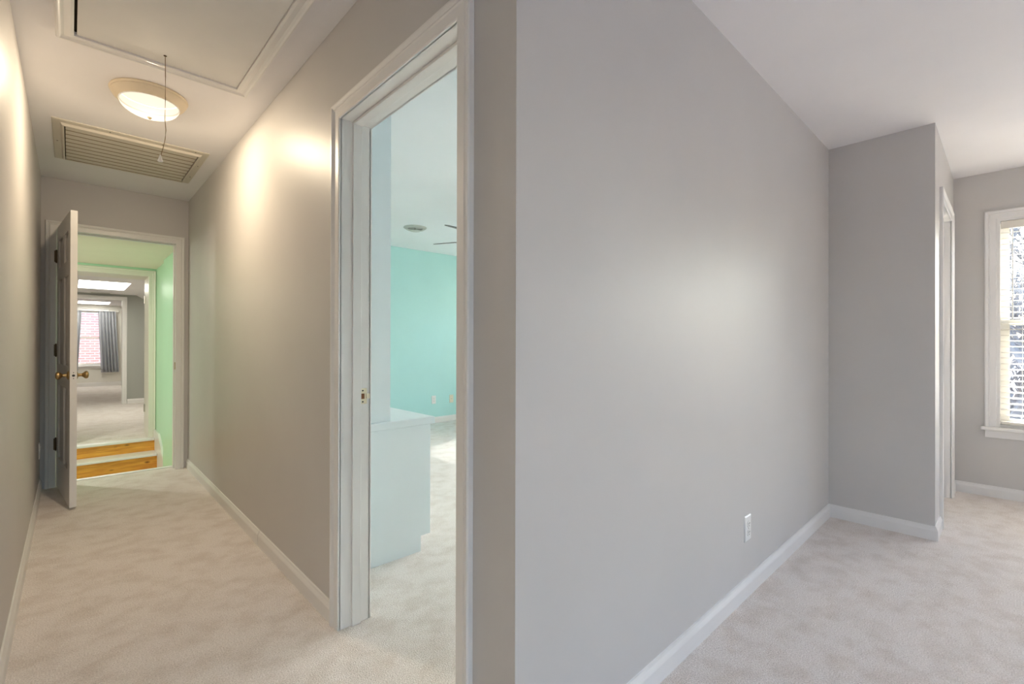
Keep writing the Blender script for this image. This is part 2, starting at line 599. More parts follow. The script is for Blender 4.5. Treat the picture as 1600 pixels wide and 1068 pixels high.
struct(slab('wall_back_far', CREAM, 'Y', Y4, Y4 + .16, -1.95, 2.1, ZF - .1, ZC + .1, [(FW[0], FW[1], FWZ[0], FWZ[1])]), 'cream wall holding the far curtained window', 'wall')

# ------------------------------------------------------------------ baseboards
BPROF = [(0, 0), (.014, 0), (.014, .056), (.012, .062), (.007, .072), (.005, .08), (0, .082)]


def baseboard(name, label, p0, p1, n, z=0.0, m0=0.0, m1=0.0, mat=WHITE, parent=None, k=1.0):
    """run from p0 to p1 on a wall whose room-side normal is n; m0/m1 = mitre (+1 outside corner, -1 inside corner)"""
    p0, p1, n = Vector((*p0, z)), Vector((*p1, z)), Vector((*n, 0))
    d = (p1 - p0).normalized()
    bm = bmesh.new()
    sweep(bm, [[p0 + n * t - d * t * m0 + Vector((0, 0, hh * k)) for t, hh in BPROF],
               [p1 + n * t + d * t * m1 + Vector((0, 0, hh * k)) for t, hh in BPROF]])
    o = obj(name, bm, mat, parent)
    if not parent: struct(o, label, 'baseboard')
    return o


baseboard('baseboard_left', 'white baseboard along the left hall wall', (XL, YS), (XL, YF), (1, 0), m1=-1)
bmid = baseboard('baseboard_right', 'white baseboard of the hall up to the mint doorway', (XR, DY1 + .065), (XR, 2.90), (-1, 0))
baseboard('baseboard_piece', '', (XR, 2.906), (XR, YF), (-1, 0), m1=-1, parent=bmid)
baseboard('baseboard_corner', 'short white baseboard stub between the doorway and the corner', (XR, YC), (XR, DY0 - .062), (-1, 0), m0=1)
baseboard('baseboard_bedroom', 'long white baseboard under the bedroom outlet', (XR, YC), (XB, YC), (0, -1), m0=1, m1=-1)
baseboard('baseboard_closet_side', 'white baseboard at the foot of the closet side', (XB, YB), (XB, YC), (-1, 0), m0=1, m1=-1)
baseboard('baseboard_closet_front', 'short white baseboard between the closet corner and door casing', (XB, YB), (CX0 - .068, YB), (0, -1), m0=1)
baseboard('baseboard_closet_end', 'white baseboard scrap beside the window wall', (CX1 + .068, YB), (XW, YB), (0, -1), m1=-1)
baseboard('baseboard_east', 'white baseboard under the window with blinds', (XW, YS), (XW, YB), (-1, 0), m1=-1)
baseboard('baseboard_mint', 'white baseboard along the mint wall', (XM, YM), (XW, YM), (0, -1))
baseboard('baseboard_attic', 'white baseboard under the sage grey wall', (.80, Y3), (1.8, Y3), (0, -1), z=ZF, k=1.1)
baseboard('baseboard_back', 'white baseboard below the far curtained window', (-1.8, Y4), (1.95, Y4), (0, -1), z=ZF, k=1.3)

# ------------------------------------------------------------------ door casings
CPROF = [(0, 0), (0, .009), (.004, .0115), (.020, .012), (.033, .0125), (.038, .0155), (.044, .0125), (.049, .016), (.055, .019), (.060, .019), (.064, .015), (.064, 0)]


def casing(name, axis, plane, sgn, a0, a1, z0, z1, mat=WHITE, parent=None, w=1.0, t=1.0):
    """casing on the wall plane; sgn = direction the room lies in along the axis"""
    rings = []
    for side in range(4):
        ring = []
        for wd, th in CPROF:
            wd *= w; th *= t
            a = a0 - wd if side < 2 else a1 + wd
            z = z0 if side in (0, 3) else z1 + wd
            p = plane + sgn * th
            ring.append((p, a, z) if axis == 'X' else (a, p, z))
        rings.append(ring)
    bm = bmesh.new()
    sweep(bm, rings)
    return obj(name, bm, mat, parent)


def jamb(parent, axis, p0, p1, a0, a1, z0, z1, stop0, stop1, mat=WHITE, tk=.022):
    """liner of an opening, with its door stop; the clear opening is a0..a1, up to z1"""
    def B(pa, pb, aa, ab, za, zb):
        return (pa, pb, aa, ab, za, zb) if axis == 'X' else (aa, ab, pa, pb, za, zb)
    boxes('jamb', mat, parent, B(p0, p1, a0 - tk, a0, z0, z1 + tk), B(p0, p1, a1, a1 + tk, z0, z1 + tk), B(p0, p1, a0, a1, z1, z1 + tk))
    if stop0 is not None:
        s = .011
        boxes('door_stop', mat, parent, B(stop0, stop1, a0, a0 + s, z0, z1), B(stop0, stop1, a1 - s, a1, z0, z1), B(stop0, stop1, a0 + s, a1 - s, z1 - s, z1), bevel=.002)


# mint doorway
t1 = struct(casing('trim_1', 'X', XR, -1, DY0, DY1, 0, DTOP), 'white moulded casing of the doorway into the mint room', 'door casing')
jamb(t1, 'X', XR - .003, XM + .003, DY0, DY1, 0, DTOP, XR + .045, XR + .082)
casing('casing', 'X', XM, 1, DY0, DY1, 0, DTOP, parent=t1)
# strike plate on the far jamb
sz = .925
bm = bmesh.new()
box(bm, XR + .075, XR + .110, DY1 - .0022, DY1, sz - .032, sz + .032)
sp = obj('strike_plate', bm, PALEB, t1, bevel=.001)
sp['label'] = 'tarnished brass strike plate'
boxes('strike_hole', RUST, sp, (XR + .085, XR + .099, DY1 - .0030, DY1 - .001, sz - .011, sz + .011))
boxes('strike_lip', PALEB, sp, (XR + .107, XR + .121, DY1 - .006, DY1 - .002, sz - .010, sz + .010))
for dz in (-.023, .023):
    bm = bmesh.new(); lathe(bm, [(.0035, 0), (.003, -.0015)], (XR + .092, DY1 - .002, sz + dz), 'Y', 10)
    obj('screw', bm, SLOT, sp)

# hall end doorway
t2 = struct(casing('trim_2', 'Y', YF, -1, EX0, EX1, 0, ETOP), 'white casing around the doorway at the hall end', 'door casing')
jamb(t2, 'Y', YF - .003, 5.288, EX0, EX1, -.0, ETOP, YF + .045, YF + .08)
boxes('strike_plate', BRASS, t2, (EX1 - .003, EX1, YF + .008, YF + .036, .90, .965))
struct(boxes('trim_3', WHITE, None, (EX0, EX1, 5.262, 5.318, -.03, .006), (-.9, .757, 5.290, 5.31, ZL, -.03), bevel=.003), 'white wooden threshold at the end of the hall carpet', 'threshold')

# second doorway (landing) and its lining
t4 = struct(casing('trim_4', 'Y', Y2, -1, G0, G1, ZF, GTOP, IVTRIM, w=1.15), 'cream casing of the doorway in the green wall', 'door casing')
jamb(t4, 'Y', Y2 - .003, Y2B + .003, G0, G1, ZF, GTOP, None, None, IVTRIM)
for hz in (1.70, .29):
    h = boxes('hinge', STEEL, t4, (G1 - .004, G1, Y2 + .33, Y2 + .42, hz - .05, hz + .05))
    bm = bmesh.new(); lathe(bm, [(.007, -.05), (.007, .05)], (G1 - .006, Y2 + .375, hz), 'Z', 8); obj('pin', bm, STEEL, h)
# third doorway
t5 = struct(casing('trim_5', 'Y', Y3, -1, -.08, .72, ZF, 1.945, w=1.15), 'white casing of the doorway into the curtained room', 'door casing')
jamb(t5, 'Y', Y3 - .003, Y3B + .003, -.08, .72, ZF, 1.945, None, None)
# closet
t6 = struct(casing('trim_6', 'Y', YB, -1, CX0, CX1, 0, CTOP), 'white casing of the closet beside the window', 'door casing')
jamb(t6, 'Y', YB - .003, YB + .10, CX0, CX1, 0, CTOP, None, None)

# ------------------------------------------------------------------ doors
def panel_door(name, label, w, h, t, panels, mat=WHITE):
    """hinge at the local origin, leaf runs along +x, thickness 0..t along +y, bottom at z=0"""
    xs = sorted({0, w, *[p[0] for p in panels], *[p[1] for p in panels]})
    o = slab(name, mat, 'Y', 0, t, 0, w, 0, h, [(p[0], p[1], p[2], p[3]) for p in panels])
    struct(o, label, 'door')
    for (x0, x1, z0, z1) in panels:
        bm = bmesh.new()
        c = t / 2
        rings = []
        for ins, d in ((0, .006), (.012, .006), (.045, .0125), (.0451, .0125)):
            rings.append([(x0 + ins, c - d, z0 + ins), (x1 - ins, c - d, z0 + ins), (x1 - ins, c - d, z1 - ins), (x0 + ins, c - d, z1 - ins)])
        sweep(bm, rings)
        rings = [[(x, t - y, z) for x, y, z in r] for r in rings]
        sweep(bm, rings)
        obj('panel', bm, mat, o)
    return o


def six(w, h):
    s, mrail = .11, .10
    c0, c1 = w / 2 - mrail / 2, w / 2 + mrail / 2
    rows = [(.24, .80), (.96, 1.60), (1.70, 1.91)]
    return [(a, b, z0, z1) for z0, z1 in rows for a, b in ((s, c0), (c1, w - s))]


DW, DH = .772, 2.03
door = panel_door('door_1', 'white six panel door standing open at the hall end', DW, DH, .036, six(DW, DH))
hx, hy = -.079, 5.150
ang = math.atan2(4.372 - hy, -.002 - hx)
door.location = (hx, hy, .016)
door.rotation_euler = (0, 0, ang)
# knobs, both faces
kz = .90
for sgn, y0 in ((-1, 0.0), (1, .036)):
    bm = bmesh.new()
    lathe(bm, [(.0, 0), (.031, 0), (.031, sgn * .004), (.024, sgn * .009), (.012, sgn * .012), (.010, sgn * .030), (.016, sgn * .038), (.0245, sgn * .046),
               (.027, sgn * .054), (.024, sgn * .062), (.014, sgn * .067), (.0, sgn * .068)], (DW - .060, y0, kz), 'Y', 24)
    k = obj('knob', bm, BRASS, door, smooth=True)
    k['label'] = 'round aged brass door knob'
lp = boxes('latch_plate', WHITE, door, (DW - .0005, DW + .0012, .006, .030, kz - .028, kz + .028))
bm = bmesh.new(); lathe(bm, [(.008, 0), (.008, .001)], (DW + .0012, .018, kz), 'X', 14); obj('latch_hole', bm, SLOT, lp)
for dz in (-.02, .02):
    bm = bmesh.new(); lathe(bm, [(.003, 0), (.003, .0008)], (DW + .0012, .018, kz + dz), 'X', 8); obj('screw', bm, SLOT, lp)
for hz in (.325, 1.065, 1.805):
    bm = bmesh.new()
    lathe(bm, [(.0045, -.052), (.0075, -.045), (.0075, .045), (.0045, .052)], (-.004, -.004, hz), 'Z', 10)
    hg = obj('hinge', bm, BRONZE, door, smooth=True)
    hg['label'] = 'dark bronze butt hinge'
    boxes('hinge_leaf', BRONZE, hg, (-.001, .000, .002, .030, hz - .045, hz + .045))
    # the jamb-side leaf, still square to the wall
    boxes('hinge', BRONZE, t2, (EX0 - .014, EX0 + .001, YF - .016, YF - .0115, hz + .016 - .045, hz + .016 + .045))

# closet: two flat leaves inside the casing
lw = (CX1 - CX0) / 2 - .004
cd = panel_door('door_2', 'white panelled closet door leaves inside the casing', lw, CTOP - .03, .03, [(.07, lw - .07, .2, .9), (.07, lw - .07, 1.05, 1.88)])
cd.location = (CX0 + .002, YB + .045, .012)
for ch in [None] + list(cd.children):
    src = ch or cd
    c2 = src.copy(); COL.objects.link(c2)
    if ch is None:
        c2.name = 'leaf'
        for key in list(c2.keys()): del c2[key]
        c2.parent = cd; c2.location = (lw + .006, 0, 0); leaf2 = c2
    else:
        c2.parent = leaf2

# ------------------------------------------------------------------ stairs of the landing
st = empty('pine_steps', (.3, 7.1, ZL))
struct(st, 'two pine risers with white painted treads up to the far room', 'steps')


def spart(name, mat, *bs, **kw):
    off = st.location
    return boxes(name, mat, st, *[(b[0] - off.x, b[1] - off.x, b[2] - off.y, b[3] - off.y, b[4] - off.z, b[5] - off.z) for b in bs], **kw)


ZT = -.195
spart('riser', PINE, (-1.9, .762, 7.285, 7.31, ZT - .03, ZF - .025))
spart('riser', PINE, (-1.9, .762, 7.045, 7.07, ZL, ZT - .025))
spart('tread', WHITE, (-1.9, .762, 7.02, 7.30, ZT - .025, ZT), bevel=.006)
spart('nosing', WHITE, (-1.9, .762, 7.262, Y2 + .02, ZF - .025, ZF + .003), bevel=.006)
bm = bmesh.new()
off = st.location
prism(bm, [(y - off.y, z - off.z) for y, z in ((7.358, ZL), (7.358, .05), (6.98, .05), (6.50, -.205), (6.28, ZL))], 'X', .762 - off.x, .7838 - off.x)
obj('skirt_board', bm, WHITE, st)

# ------------------------------------------------------------------ windows
def make_window(name, label, loc, rz, w, z0, z1, depth=.16, mat=WHITE, smat=VINYL, plain=False):
    """local frame: x along the wall, +y outwards through the wall, room side at y<0; width centred on 0"""
    o = casing(name, 'Y', 0, -1, -w / 2, w / 2, z0, z1, mat)
    struct(o, label, 'window')
    o.location = loc
    o.rotation_euler = (0, 0, rz)
    a = w / 2
    boxes('frame', mat, o, (-a, -a + .018, -.002, depth, z0, z1), (a - .018, a, -.002, depth, z0, z1), (-a + .018, a - .018, -.002, depth, z1 - .018, z1), (-a + .018, a - .018, .03, depth + .02, z0, z0 + .025))
    boxes('stool', mat, o, (-a - .085, a + .085, -.045, .03, z0 - .018, z0 + .004), bevel=.005)
    boxes('apron', mat, o, (-a - .062, a + .062, -.016, .001, z0 - .075, z0 - .018), bevel=.003)
    zm = z0 + (z1 - z0) * .505
    i = a - .018
    for (nm, y, za, zb) in (('sash', .075, z0 + .025, zm + .02), ('sash', .112, zm - .02, z1 - .018)):
        s = boxes(nm, smat, o, (-i, -i + .05, y, y + .035, za, zb), (i - .05, i, y, y + .035, za, zb), (-i + .05, i - .05, y, y + .035, za, za + .04), (-i + .05, i - .05, y, y + .035, zb - .04, zb))
        boxes('pane', GLASS, s, (-i + .05, i - .05, y + .016, y + .019, za + .04, zb - .04))
    return o


def east(yc): return (XW, yc, 0)


w1 = make_window('window_1', 'white framed double hung window behind cream blinds', east(sum(W1) / 2), -math.pi / 2, W1[1] - W1[0], WZ0, WZ1)
make_window('window_2', 'bedroom window out of sight past the blinds', east(sum(W2) / 2), -math.pi / 2, W2[1] - W2[0], WZ0, WZ1)
make_window('window_3', 'mint room window that lets in the striped sunlight', east(sum(WM) / 2), -math.pi / 2, WM[1] - WM[0], WZ0, WZ1)
make_window('added_window_4', 'added unseen window behind the camera, brightening bedroom and hall', (sum(S1) / 2, YS, 0), math.pi, S1[1] - S1[0], .3, 2.2)  # added opening out of view, sends daylight down the hall
make_window('added_window_9', 'added unseen window nearest the bedroom, brightening the mint room', east(sum(WN) / 2), -math.pi / 2, WN[1] - WN[0], WZ0, WZ1)  # added opening out of view, more daylight for the mint room
make_window('added_window_5', 'added unseen middle window, brightening the mint room', east(sum(WN2) / 2), -math.pi / 2, WN2[1] - WN2[0], WZ0, WZ1)  # second added opening out of view, lifts the mint room light
make_window('window_6', 'far white window facing a brick wall between grey curtains', (sum(FW) / 2, Y4, 0), 0, FW[1] - FW[0], FWZ[0], FWZ[1])

for (y0, y1) in (W1, W2, WM, WN, WN2):
    portal((XW + .15, (y0 + y1) / 2, (WZ0 + WZ1) / 2), y1 - y0, WZ1 - WZ0, (-1, 0, 0))
for (x0, x1) in (S1,):
    portal(((x0 + x1) / 2, YS - .15, 1.25), x1 - x0, 1.9, (0, 1, 0))
portal(((FW[0] + FW[1]) / 2, Y4 + .155, sum(FWZ) / 2), FW[1] - FW[0], FWZ[1] - FWZ[0], (0, -1, 0))

# blinds
def make_blind(name, label, loc, rz, w, z0, z1, tilt=8):
    """hangs inside the window frame, local y = depth"""
    root = empty(name, loc, rz)
    tag(root, label, 'window blind', 'cream slat blinds')
    a = w / 2 - .022
    yb = .035
    boxes('valance', BLIND, root, (-a, a, yb - .032, yb - .022, z1 - .075, z1 - .020), bevel=.004)
    boxes('head_rail', BLIND, root, (-a, a, yb - .020, yb + .024, z1 - .062, z1 - .020))
    boxes('bottom_rail', BLIND, root, (-a, a, yb - .026, yb + .026, z0 + .030, z0 + .050), bevel=.004)
    bm = bmesh.new()
    n = 5
    up = [(-.025 + .05 * k / (n - 1), .0025 * (1 - (2 * k / (n - 1) - 1) ** 2)) for k in range(n)]
    poly = [(y, z + .0026) for y, z in up] + [(y, z) for y, z in reversed(up)]
    prism(bm, poly, 'X', -a, a)
    first = obj('slat', bm, BLIND, root)
    z = z1 - .105
    k = 0
    while z > z0 + .075:
        s = first if k == 0 else first.copy()
        if k:
            COL.objects.link(s); s.parent = root
        s.location = (0, yb, z)
        s.rotation_euler = (R_(tilt), 0, 0)
        z -= .0425
        k += 1
    for x in (-a + .11, 0, a - .11):
        for dy in (-.027, .027):
            bm = bmesh.new()
            tube(bm, [(x, yb + dy, z0 + .05), (x, yb + dy, z1 - .06)], .0011, 5)
            obj('ladder_cord', bm, BLIND, root)
    bm = bmesh.new()
    tube(bm, [(-a + .06, yb - .036, z1 - .08), (-a + .06, yb - .038, z1 - .75)], .004, 6)
    obj('tilt_wand', bm, CLEARP, root)
    return root


make_blind('window_blind', 'cream slat blind hanging in the bedroom window', east(sum(W1) / 2), -math.pi / 2, W1[1] - W1[0], WZ0, WZ1, tilt=5)
make_blind('window_blind', 'cream slat blind in the mint room window out of sight', east(sum(WM) / 2), -math.pi / 2, WM[1] - WM[0], WZ0, WZ1, tilt=7)

# ------------------------------------------------------------------ skylights
SKYL = emit('skylight_acrylic', (1.0, .985, .87, 1), 2.9)
def skylight(name, label, s, zc):
    x0, x1, y0, y1 = s
    zt = zc + .155
    o = boxes(name, CEIL, None, (x0 - .02, x0 + .0005, y0 - .02, y1 + .02, zc + .001, zt), (x1 - .0005, x1 + .02, y0 - .02, y1 + .02, zc + .001, zt),
              (x0, x1, y0 - .02, y0 + .0005, zc + .001, zt), (x0, x1, y1 - .0005, y1 + .02, zc + .001, zt))
    struct(o, label, 'skylight')
    boxes('pane', SKYL, o, (x0 + .001, x1 - .001, y0 + .001, y1 - .001, zc + .012, zc + .03))
    boxes('cover', CEIL, o, (x0 - .06, x1 + .06, y0 - .06, y1 + .06, zt, zt + .04))


skylight('window_7', 'bright rectangular skylight in the first far room ceiling', SKA, ZA)
skylight('window_8', 'thin bright skylight in the curtained back room ceiling', SKC, ZC)

# ------------------------------------------------------------------ attic hatch with pull cord
ha = empty('attic_hatch', (.305, 2.0, H))
tag(ha, 'white board attic hatch with moulded frame overhead in the hall', 'attic hatch')
HX0, HX1, HY0, HY1 = .010, .607, 1.33, 2.668
ox, oy, oz = ha.location
boxes('hatch_panel', HATCH, ha, (HX0 + .005 - ox, HX1 - .0015 - ox, HY0 - oy, HY1 + .002 - oy, -.012, .002), bevel=.001)
boxes('gap', DARK, ha, (HX0 - .006 - ox, HX1 + .001 - ox, HY0 - .002 - oy, HY1 + .000 - oy, -.0012, .001))
FP = [(0, 0), (0, .020), (.010, .022), (.030, .017), (.040, .020), (.046, .024), (.052, .024), (.056, .016), (.056, 0)]
bm = bmesh.new()
rings = []
for sx, sy in ((-1, -1), (1, -1), (1, 1), (-1, 1), (-1, -1)):
    rings.append([((HX0 - .004 - w if sx < 0 else HX1 + w) - ox, (HY0 - w if sy < 0 else HY1 + w) - oy, -t) for w, t in FP])
sweep(bm, rings, caps=False)
obj('frame', bm, WHITE, ha)
cx, cy = .304, 2.590
bm = bmesh.new(); lathe(bm, [(.007, 0), (.006, -.004), (.002, -.005)], (cx - ox, cy - oy, -.010), 'Z', 12)
gr = obj('grommet', bm, BRONZE, ha)
bm = bmesh.new()
tube(bm, [(cx - ox, cy - oy, -.010), (cx + .001 - ox, cy - oy, -.10), (cx + .001 - ox, cy - oy, -.20), (cx - ox, cy - oy, -.30), (cx + .0035 - ox, cy - oy, -.345), (cx + .001 - ox, cy - oy, -.385),
          (cx - .006 - ox, cy - oy, -.425), (cx - .014 - ox, cy - oy, -.462)], .0017, 6)
pc = obj('pull_cord', bm, CORD, ha, smooth=True)
pc['label'] = 'thin tan pull cord with a clear plastic end'
bm = bmesh.new()
lathe(bm, [(.002, .012), (.004, .006), (.007, -.004), (.0105, -.014), (.0115, -.018), (.009, -.0185), (.004, -.008), (.0, -.007)], (cx - .016 - ox, cy - oy, -.472), 'Z', 14)
obj('cord_end', bm, CLEARP, pc, smooth=True)

# ------------------------------------------------------------------ ceiling light
LAMPG = lamp_glass(.40)


def dome_light(loc, label, watts, colour):
    cl = empty('ceiling_light', loc)
    tag(cl, label, 'ceiling light', 'dome ceiling lights')
    bm = bmesh.new()
    lathe(bm, [(.150, 0), (.164, -.001), (.166, -.007), (.160, -.013), (.161, -.018), (.156, -.026), (.150, -.036), (.138, -.046), (.130, -.050), (.126, -.047), (.126, -.02), (.12, -.004)], (0, 0, 0), 'Z', 64)
    obj('rim', bm, FIXT, cl, smooth=True)
    bm = bmesh.new()
    prof = []
    for k in range(15):
        a = k / 14 * math.pi / 2
        prof.append((.128 * math.cos(a) ** .85 if k < 14 else .0005, -.046 - .066 * math.sin(a)))
    lathe(bm, prof, (0, 0, 0), 'Z', 48)
    obj('glass_bowl', bm, LAMPG, cl, smooth=True)
    bm = bmesh.new()
    lathe(bm, [(.005, -.109), (.010, -.112), (.011, -.117), (.008, -.123), (.004, -.127), (.0, -.128)], (0, 0, 0), 'Z', 20)
    obj('finial', bm, FIXT, cl, smooth=True)
    bm = bmesh.new()
    lathe(bm, [(.0, -.006), (.119, -.006), (.1245, -.010), (.1250, -.0475), (.1275, -.0500), (.1272, -.0508), (.1235, -.0508), (.1235, -.011), (.118, -.0075), (.0, -.0075)], (0, 0, 0), 'Z', 48)
    obj('glare_liner', bm, ABSORB, cl, smooth=True)  # added dark liner, cuts the glare seen through the glass
    bd = bpy.data.lights.new('bulb', 'POINT')
    bd.energy = watts
    bd.color = colour
    bd.shadow_soft_size = .022
    bo = bpy.data.objects.new('bulb', bd)
    COL.objects.link(bo)
    bo.parent = cl
    bo.location = (.012, .040, -.058)
    ad = bpy.data.lights.new('downward_fill', 'AREA')  # added disk light inside the bowl, pushes more light onto the floor
    ad.shape = 'DISK'
    ad.size = .07
    ad.energy = watts * .75
    ad.color = colour
    ao = bpy.data.objects.new('downward_fill', ad)
    COL.objects.link(ao)
    ao.parent = cl
    ao.location = (.005, .0, -.052)
    return cl


dome_light((.298, 3.085, H), 'lit dome ceiling light with antique cream rim in the hall', 7.0, (1, .82, .58))
dome_light((-.80, 6.25, ZA + .005), 'added dome light brightening the landing, unseen behind the open door', 10.5, (1, .95, .89))  # added fixture out of view, only there to light the landing

# ------------------------------------------------------------------ attic fan shutter grille
ag = empty('shutter_grille', (.303, 4.165, H))
tag(ag, 'square painted shutter grille in the hall ceiling before the end door', 'vent grille')
gx, gy = .389, .405
ix, iy = .335, .345
bm = bmesh.new()
rings = []
for sx, sy in ((-1, -1), (1, -1), (1, 1), (-1, 1), (-1, -1)):
    rings.append([(sx * (ix + w * (gx - ix)), sy * (iy + w * (gy - iy)), -t) for w, t in ((0, 0), (0, .022), (.14, .022), (.3, .009), (.9, .007), (1, .004), (1, 0))])
sweep(bm, rings, caps=False)
obj('frame', bm, VENT, ag)
boxes('back_box', DARK, ag, (-ix, ix, -iy, iy, -.002, .001))
NS = 9
pitch = 2 * iy / NS
bm = bmesh.new()
# a shutter blade: long flap, slightly lapped like a clapboard
prism(bm, [(-pitch / 2 + .018, -.0125), (pitch / 2, -.0165), (pitch / 2, -.0178), (-pitch / 2 + .018, -.0138)], 'X', -ix + .005, ix - .005)
f0 = obj('slat', bm, VENT, ag)
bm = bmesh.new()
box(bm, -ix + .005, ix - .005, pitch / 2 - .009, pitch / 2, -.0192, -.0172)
e0 = obj('shade_strip', bm, SHADE, f0)  # added dark strip, draws the shade line along each slat edge
for k in range(NS):
    s = f0 if k == 0 else f0.copy()
    if k:
        COL.objects.link(s); s.parent = ag
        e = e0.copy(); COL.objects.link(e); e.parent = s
    s.location = (0, iy - pitch * (k + .5) - .002, 0)
    s.rotation_euler = (R_(random.uniform(-.25, .25)), 0, 0)
scr = None
for (x, y) in ((-gx + .02, 0), (-.13, -gy + .02), (.13, -gy + .02), (.31, -gy + .02), (-.2, gy - .02), (.1, gy - .02), (.3, gy - .02), (gx - .02, -.1), (gx - .02, .2)):
    if scr is None:
        bm = bmesh.new(); lathe(bm, [(.005, -.006), (.0045, -.009), (.001, -.0095)], (0, 0, 0), 'Z', 8)
        scr = s = obj('screw', bm, BRONZE, ag)
    else:
        s = scr.copy(); COL.objects.link(s); s.parent = ag
    s.location = (x, y, 0)

# ------------------------------------------------------------------ outlets
def outlet(name, label, loc, rz, mat=PLAST, duplex=True):
    """faces local -y"""
    o = empty(name, loc, rz)
    tag(o, label, 'outlet', 'wall outlets')
    bm = bmesh.new()
    a, b = .035, .0575
    sweep(bm, [[(-a, 0, -b), (a, 0, -b), (a, 0, b), (-a, 0, b)], [(-a, -.003, -b), (a, -.003, -b), (a, -.003, b), (-a, -.003, b)],
               [(-a + .004, -.006, -b + .004), (a - .004, -.006, -b + .004), (a - .004, -.006, b - .004), (-a + .004, -.006, b - .004)]])
    obj('plate', bm, mat, o)
    if duplex:
        for dz in (-.0195, .0195):
            bm = bmesh.new()
            ring = []
            for k in range(20):
                an = 2 * math.pi * k / 20
                ring.append((max(-.0145, min(.0145, .0172 * math.cos(an))), max(-.0135, min(.0135, .0172 * math.sin(an)))))
            prism(bm, [(x, z + dz) for x, z in ring], 'Y', -.0095, -.005)
            rc = obj('receptacle', bm, mat, o)
            boxes('slot', SLOT, rc, (-.0072, -.0050, -.0100, -.0090, dz - .001, dz + .0075))
            boxes('slot', SLOT, rc, (.0050, .0072, -.0100, -.0090, dz - .000, dz + .0070))
            bm = bmesh.new(); lathe(bm, [(.0025, -.0092), (.0025, -.0100)], (0, 0, dz - .0075), 'Y', 8); obj('slot', bm, SLOT, rc)
    else:
        bm = bmesh.new(); lathe(bm, [(.006, -.006), (.006, -.011), (.003, -.012)], (0, 0, 0), 'Y', 10); obj('jack', bm, STEEL, o)
    bm = bmesh.new(); lathe(bm, [(.003, -.006), (.0025, -.0075)], (0, 0, 0 if duplex else .04), 'Y', 8)
    obj('screw', bm, STEEL, o)
    return o


outlet('wall_outlet', 'white duplex outlet low on the large grey bedroom wall', (2.255, YC, .303), 0)
outlet('wall_outlet', 'white duplex outlet on the mint wall, nearer the cabinet', (3.79, YM, .330), 0)
outlet('wall_jack', 'ivory cable jack plate on the mint wall beside the outlet', (4.10, YM, .322), 0, IVORY, False)
outlet('wall_outlet', 'white outlet plate on the left hall wall by the door', (XL, 5.02, .322), math.pi / 2)

# ------------------------------------------------------------------ built-in cabinet in the mint room
cb = empty('built_in_cabinet', (XM, 2.215, 0))
tag(cb, 'pale built-in cabinet with countertop and tall upright in the mint room', 'cabinet')
bm = bmesh.new()
prism(bm, [(.003, 0), (.500, 0), (.500, .085), (.560, .085), (.560, .695), (.003, .695)], 'Y', 0, .74)
obj('body', bm, MINTW, cb)
boxes('countertop', MINTW, cb, (.003, .580, -.018, .76, .695, .735), bevel=.004)
boxes('upright', MINTW, cb, (.003, .313, .002, .74, .735, H - .001))
for k in range(2):
    d = boxes('door', MINTW, cb, (.560, .578, .03 + .35 * k, .36 + .35 * k, .11, .67), bevel=.003)
    bm = bmesh.new(); lathe(bm, [(.006, 0), (.006, .015), (.014, .022), (.010, .030), (.0, .031)], (.578, .33 + .08 * k, .58), 'X', 14)
    obj('knob', bm, BRASS, d, smooth=True)

# ------------------------------------------------------------------ round ceiling vent and fan in the mint room
rv = empty('round_ceiling_vent', (2.81, 4.565, H))
tag(rv, 'round white air diffuser in the mint room ceiling', 'ceiling vent')
bm = bmesh.new(); lathe(bm, [(.082, -.004), (.082, -.016), (.10, -.024), (.128, -.006), (.128, 0), (.082, 0)], (0, 0, 0), 'Z', 40)
obj('ring', bm, VRING, rv, smooth=True)
bm = bmesh.new(); lathe(bm, [(.0, -.046), (.045, -.044), (.060, -.040), (.060, -.038), (.0, -.038)], (0, 0, 0), 'Z', 32)
obj('centre_cone', bm, VRING, rv, smooth=True)
bm = bmesh.new(); lathe(bm, [(.0, -.003), (.083, -.003), (.083, -.001), (.0, -.001)], (0, 0, 0), 'Z', 32)
obj('throat', bm, SLOT, rv)
bm = bmesh.new(); lathe(bm, [(.006, -.003), (.006, -.039)], (0, 0, 0), 'Z', 8); obj('stem', bm, STEEL, rv)

FZ = 2.15
fc = Vector((3.0, 3.40))
cf = empty('ceiling_fan', (fc.x, fc.y, H))
tag(cf, 'dark bladed ceiling fan mostly hidden behind the mint doorway edge', 'ceiling fan')
dz = FZ - H
bm = bmesh.new(); lathe(bm, [(.0, 0), (.065, 0), (.062, -.03), (.03, -.06), (.0, -.06)], (0, 0, 0), 'Z', 28); obj('canopy', bm, FIXW, cf, smooth=True)
bm = bmesh.new(); lathe(bm, [(.012, -.05), (.012, -.18)], (0, 0, 0), 'Z', 12); obj('down_rod', bm, FIXW, cf)
bm = bmesh.new(); lathe(bm, [(.0, -.17), (.06, -.175), (.10, -.20), (.11, -.25), (.105, -.29), (.06, -.32), (.04, -.36), (.0, -.365)], (0, 0, 0), 'Z', 32); obj('motor', bm, FIXW, cf, smooth=True)
a0 = math.atan2(3.995 - fc.y, 2.687 - fc.x)
blademe = None
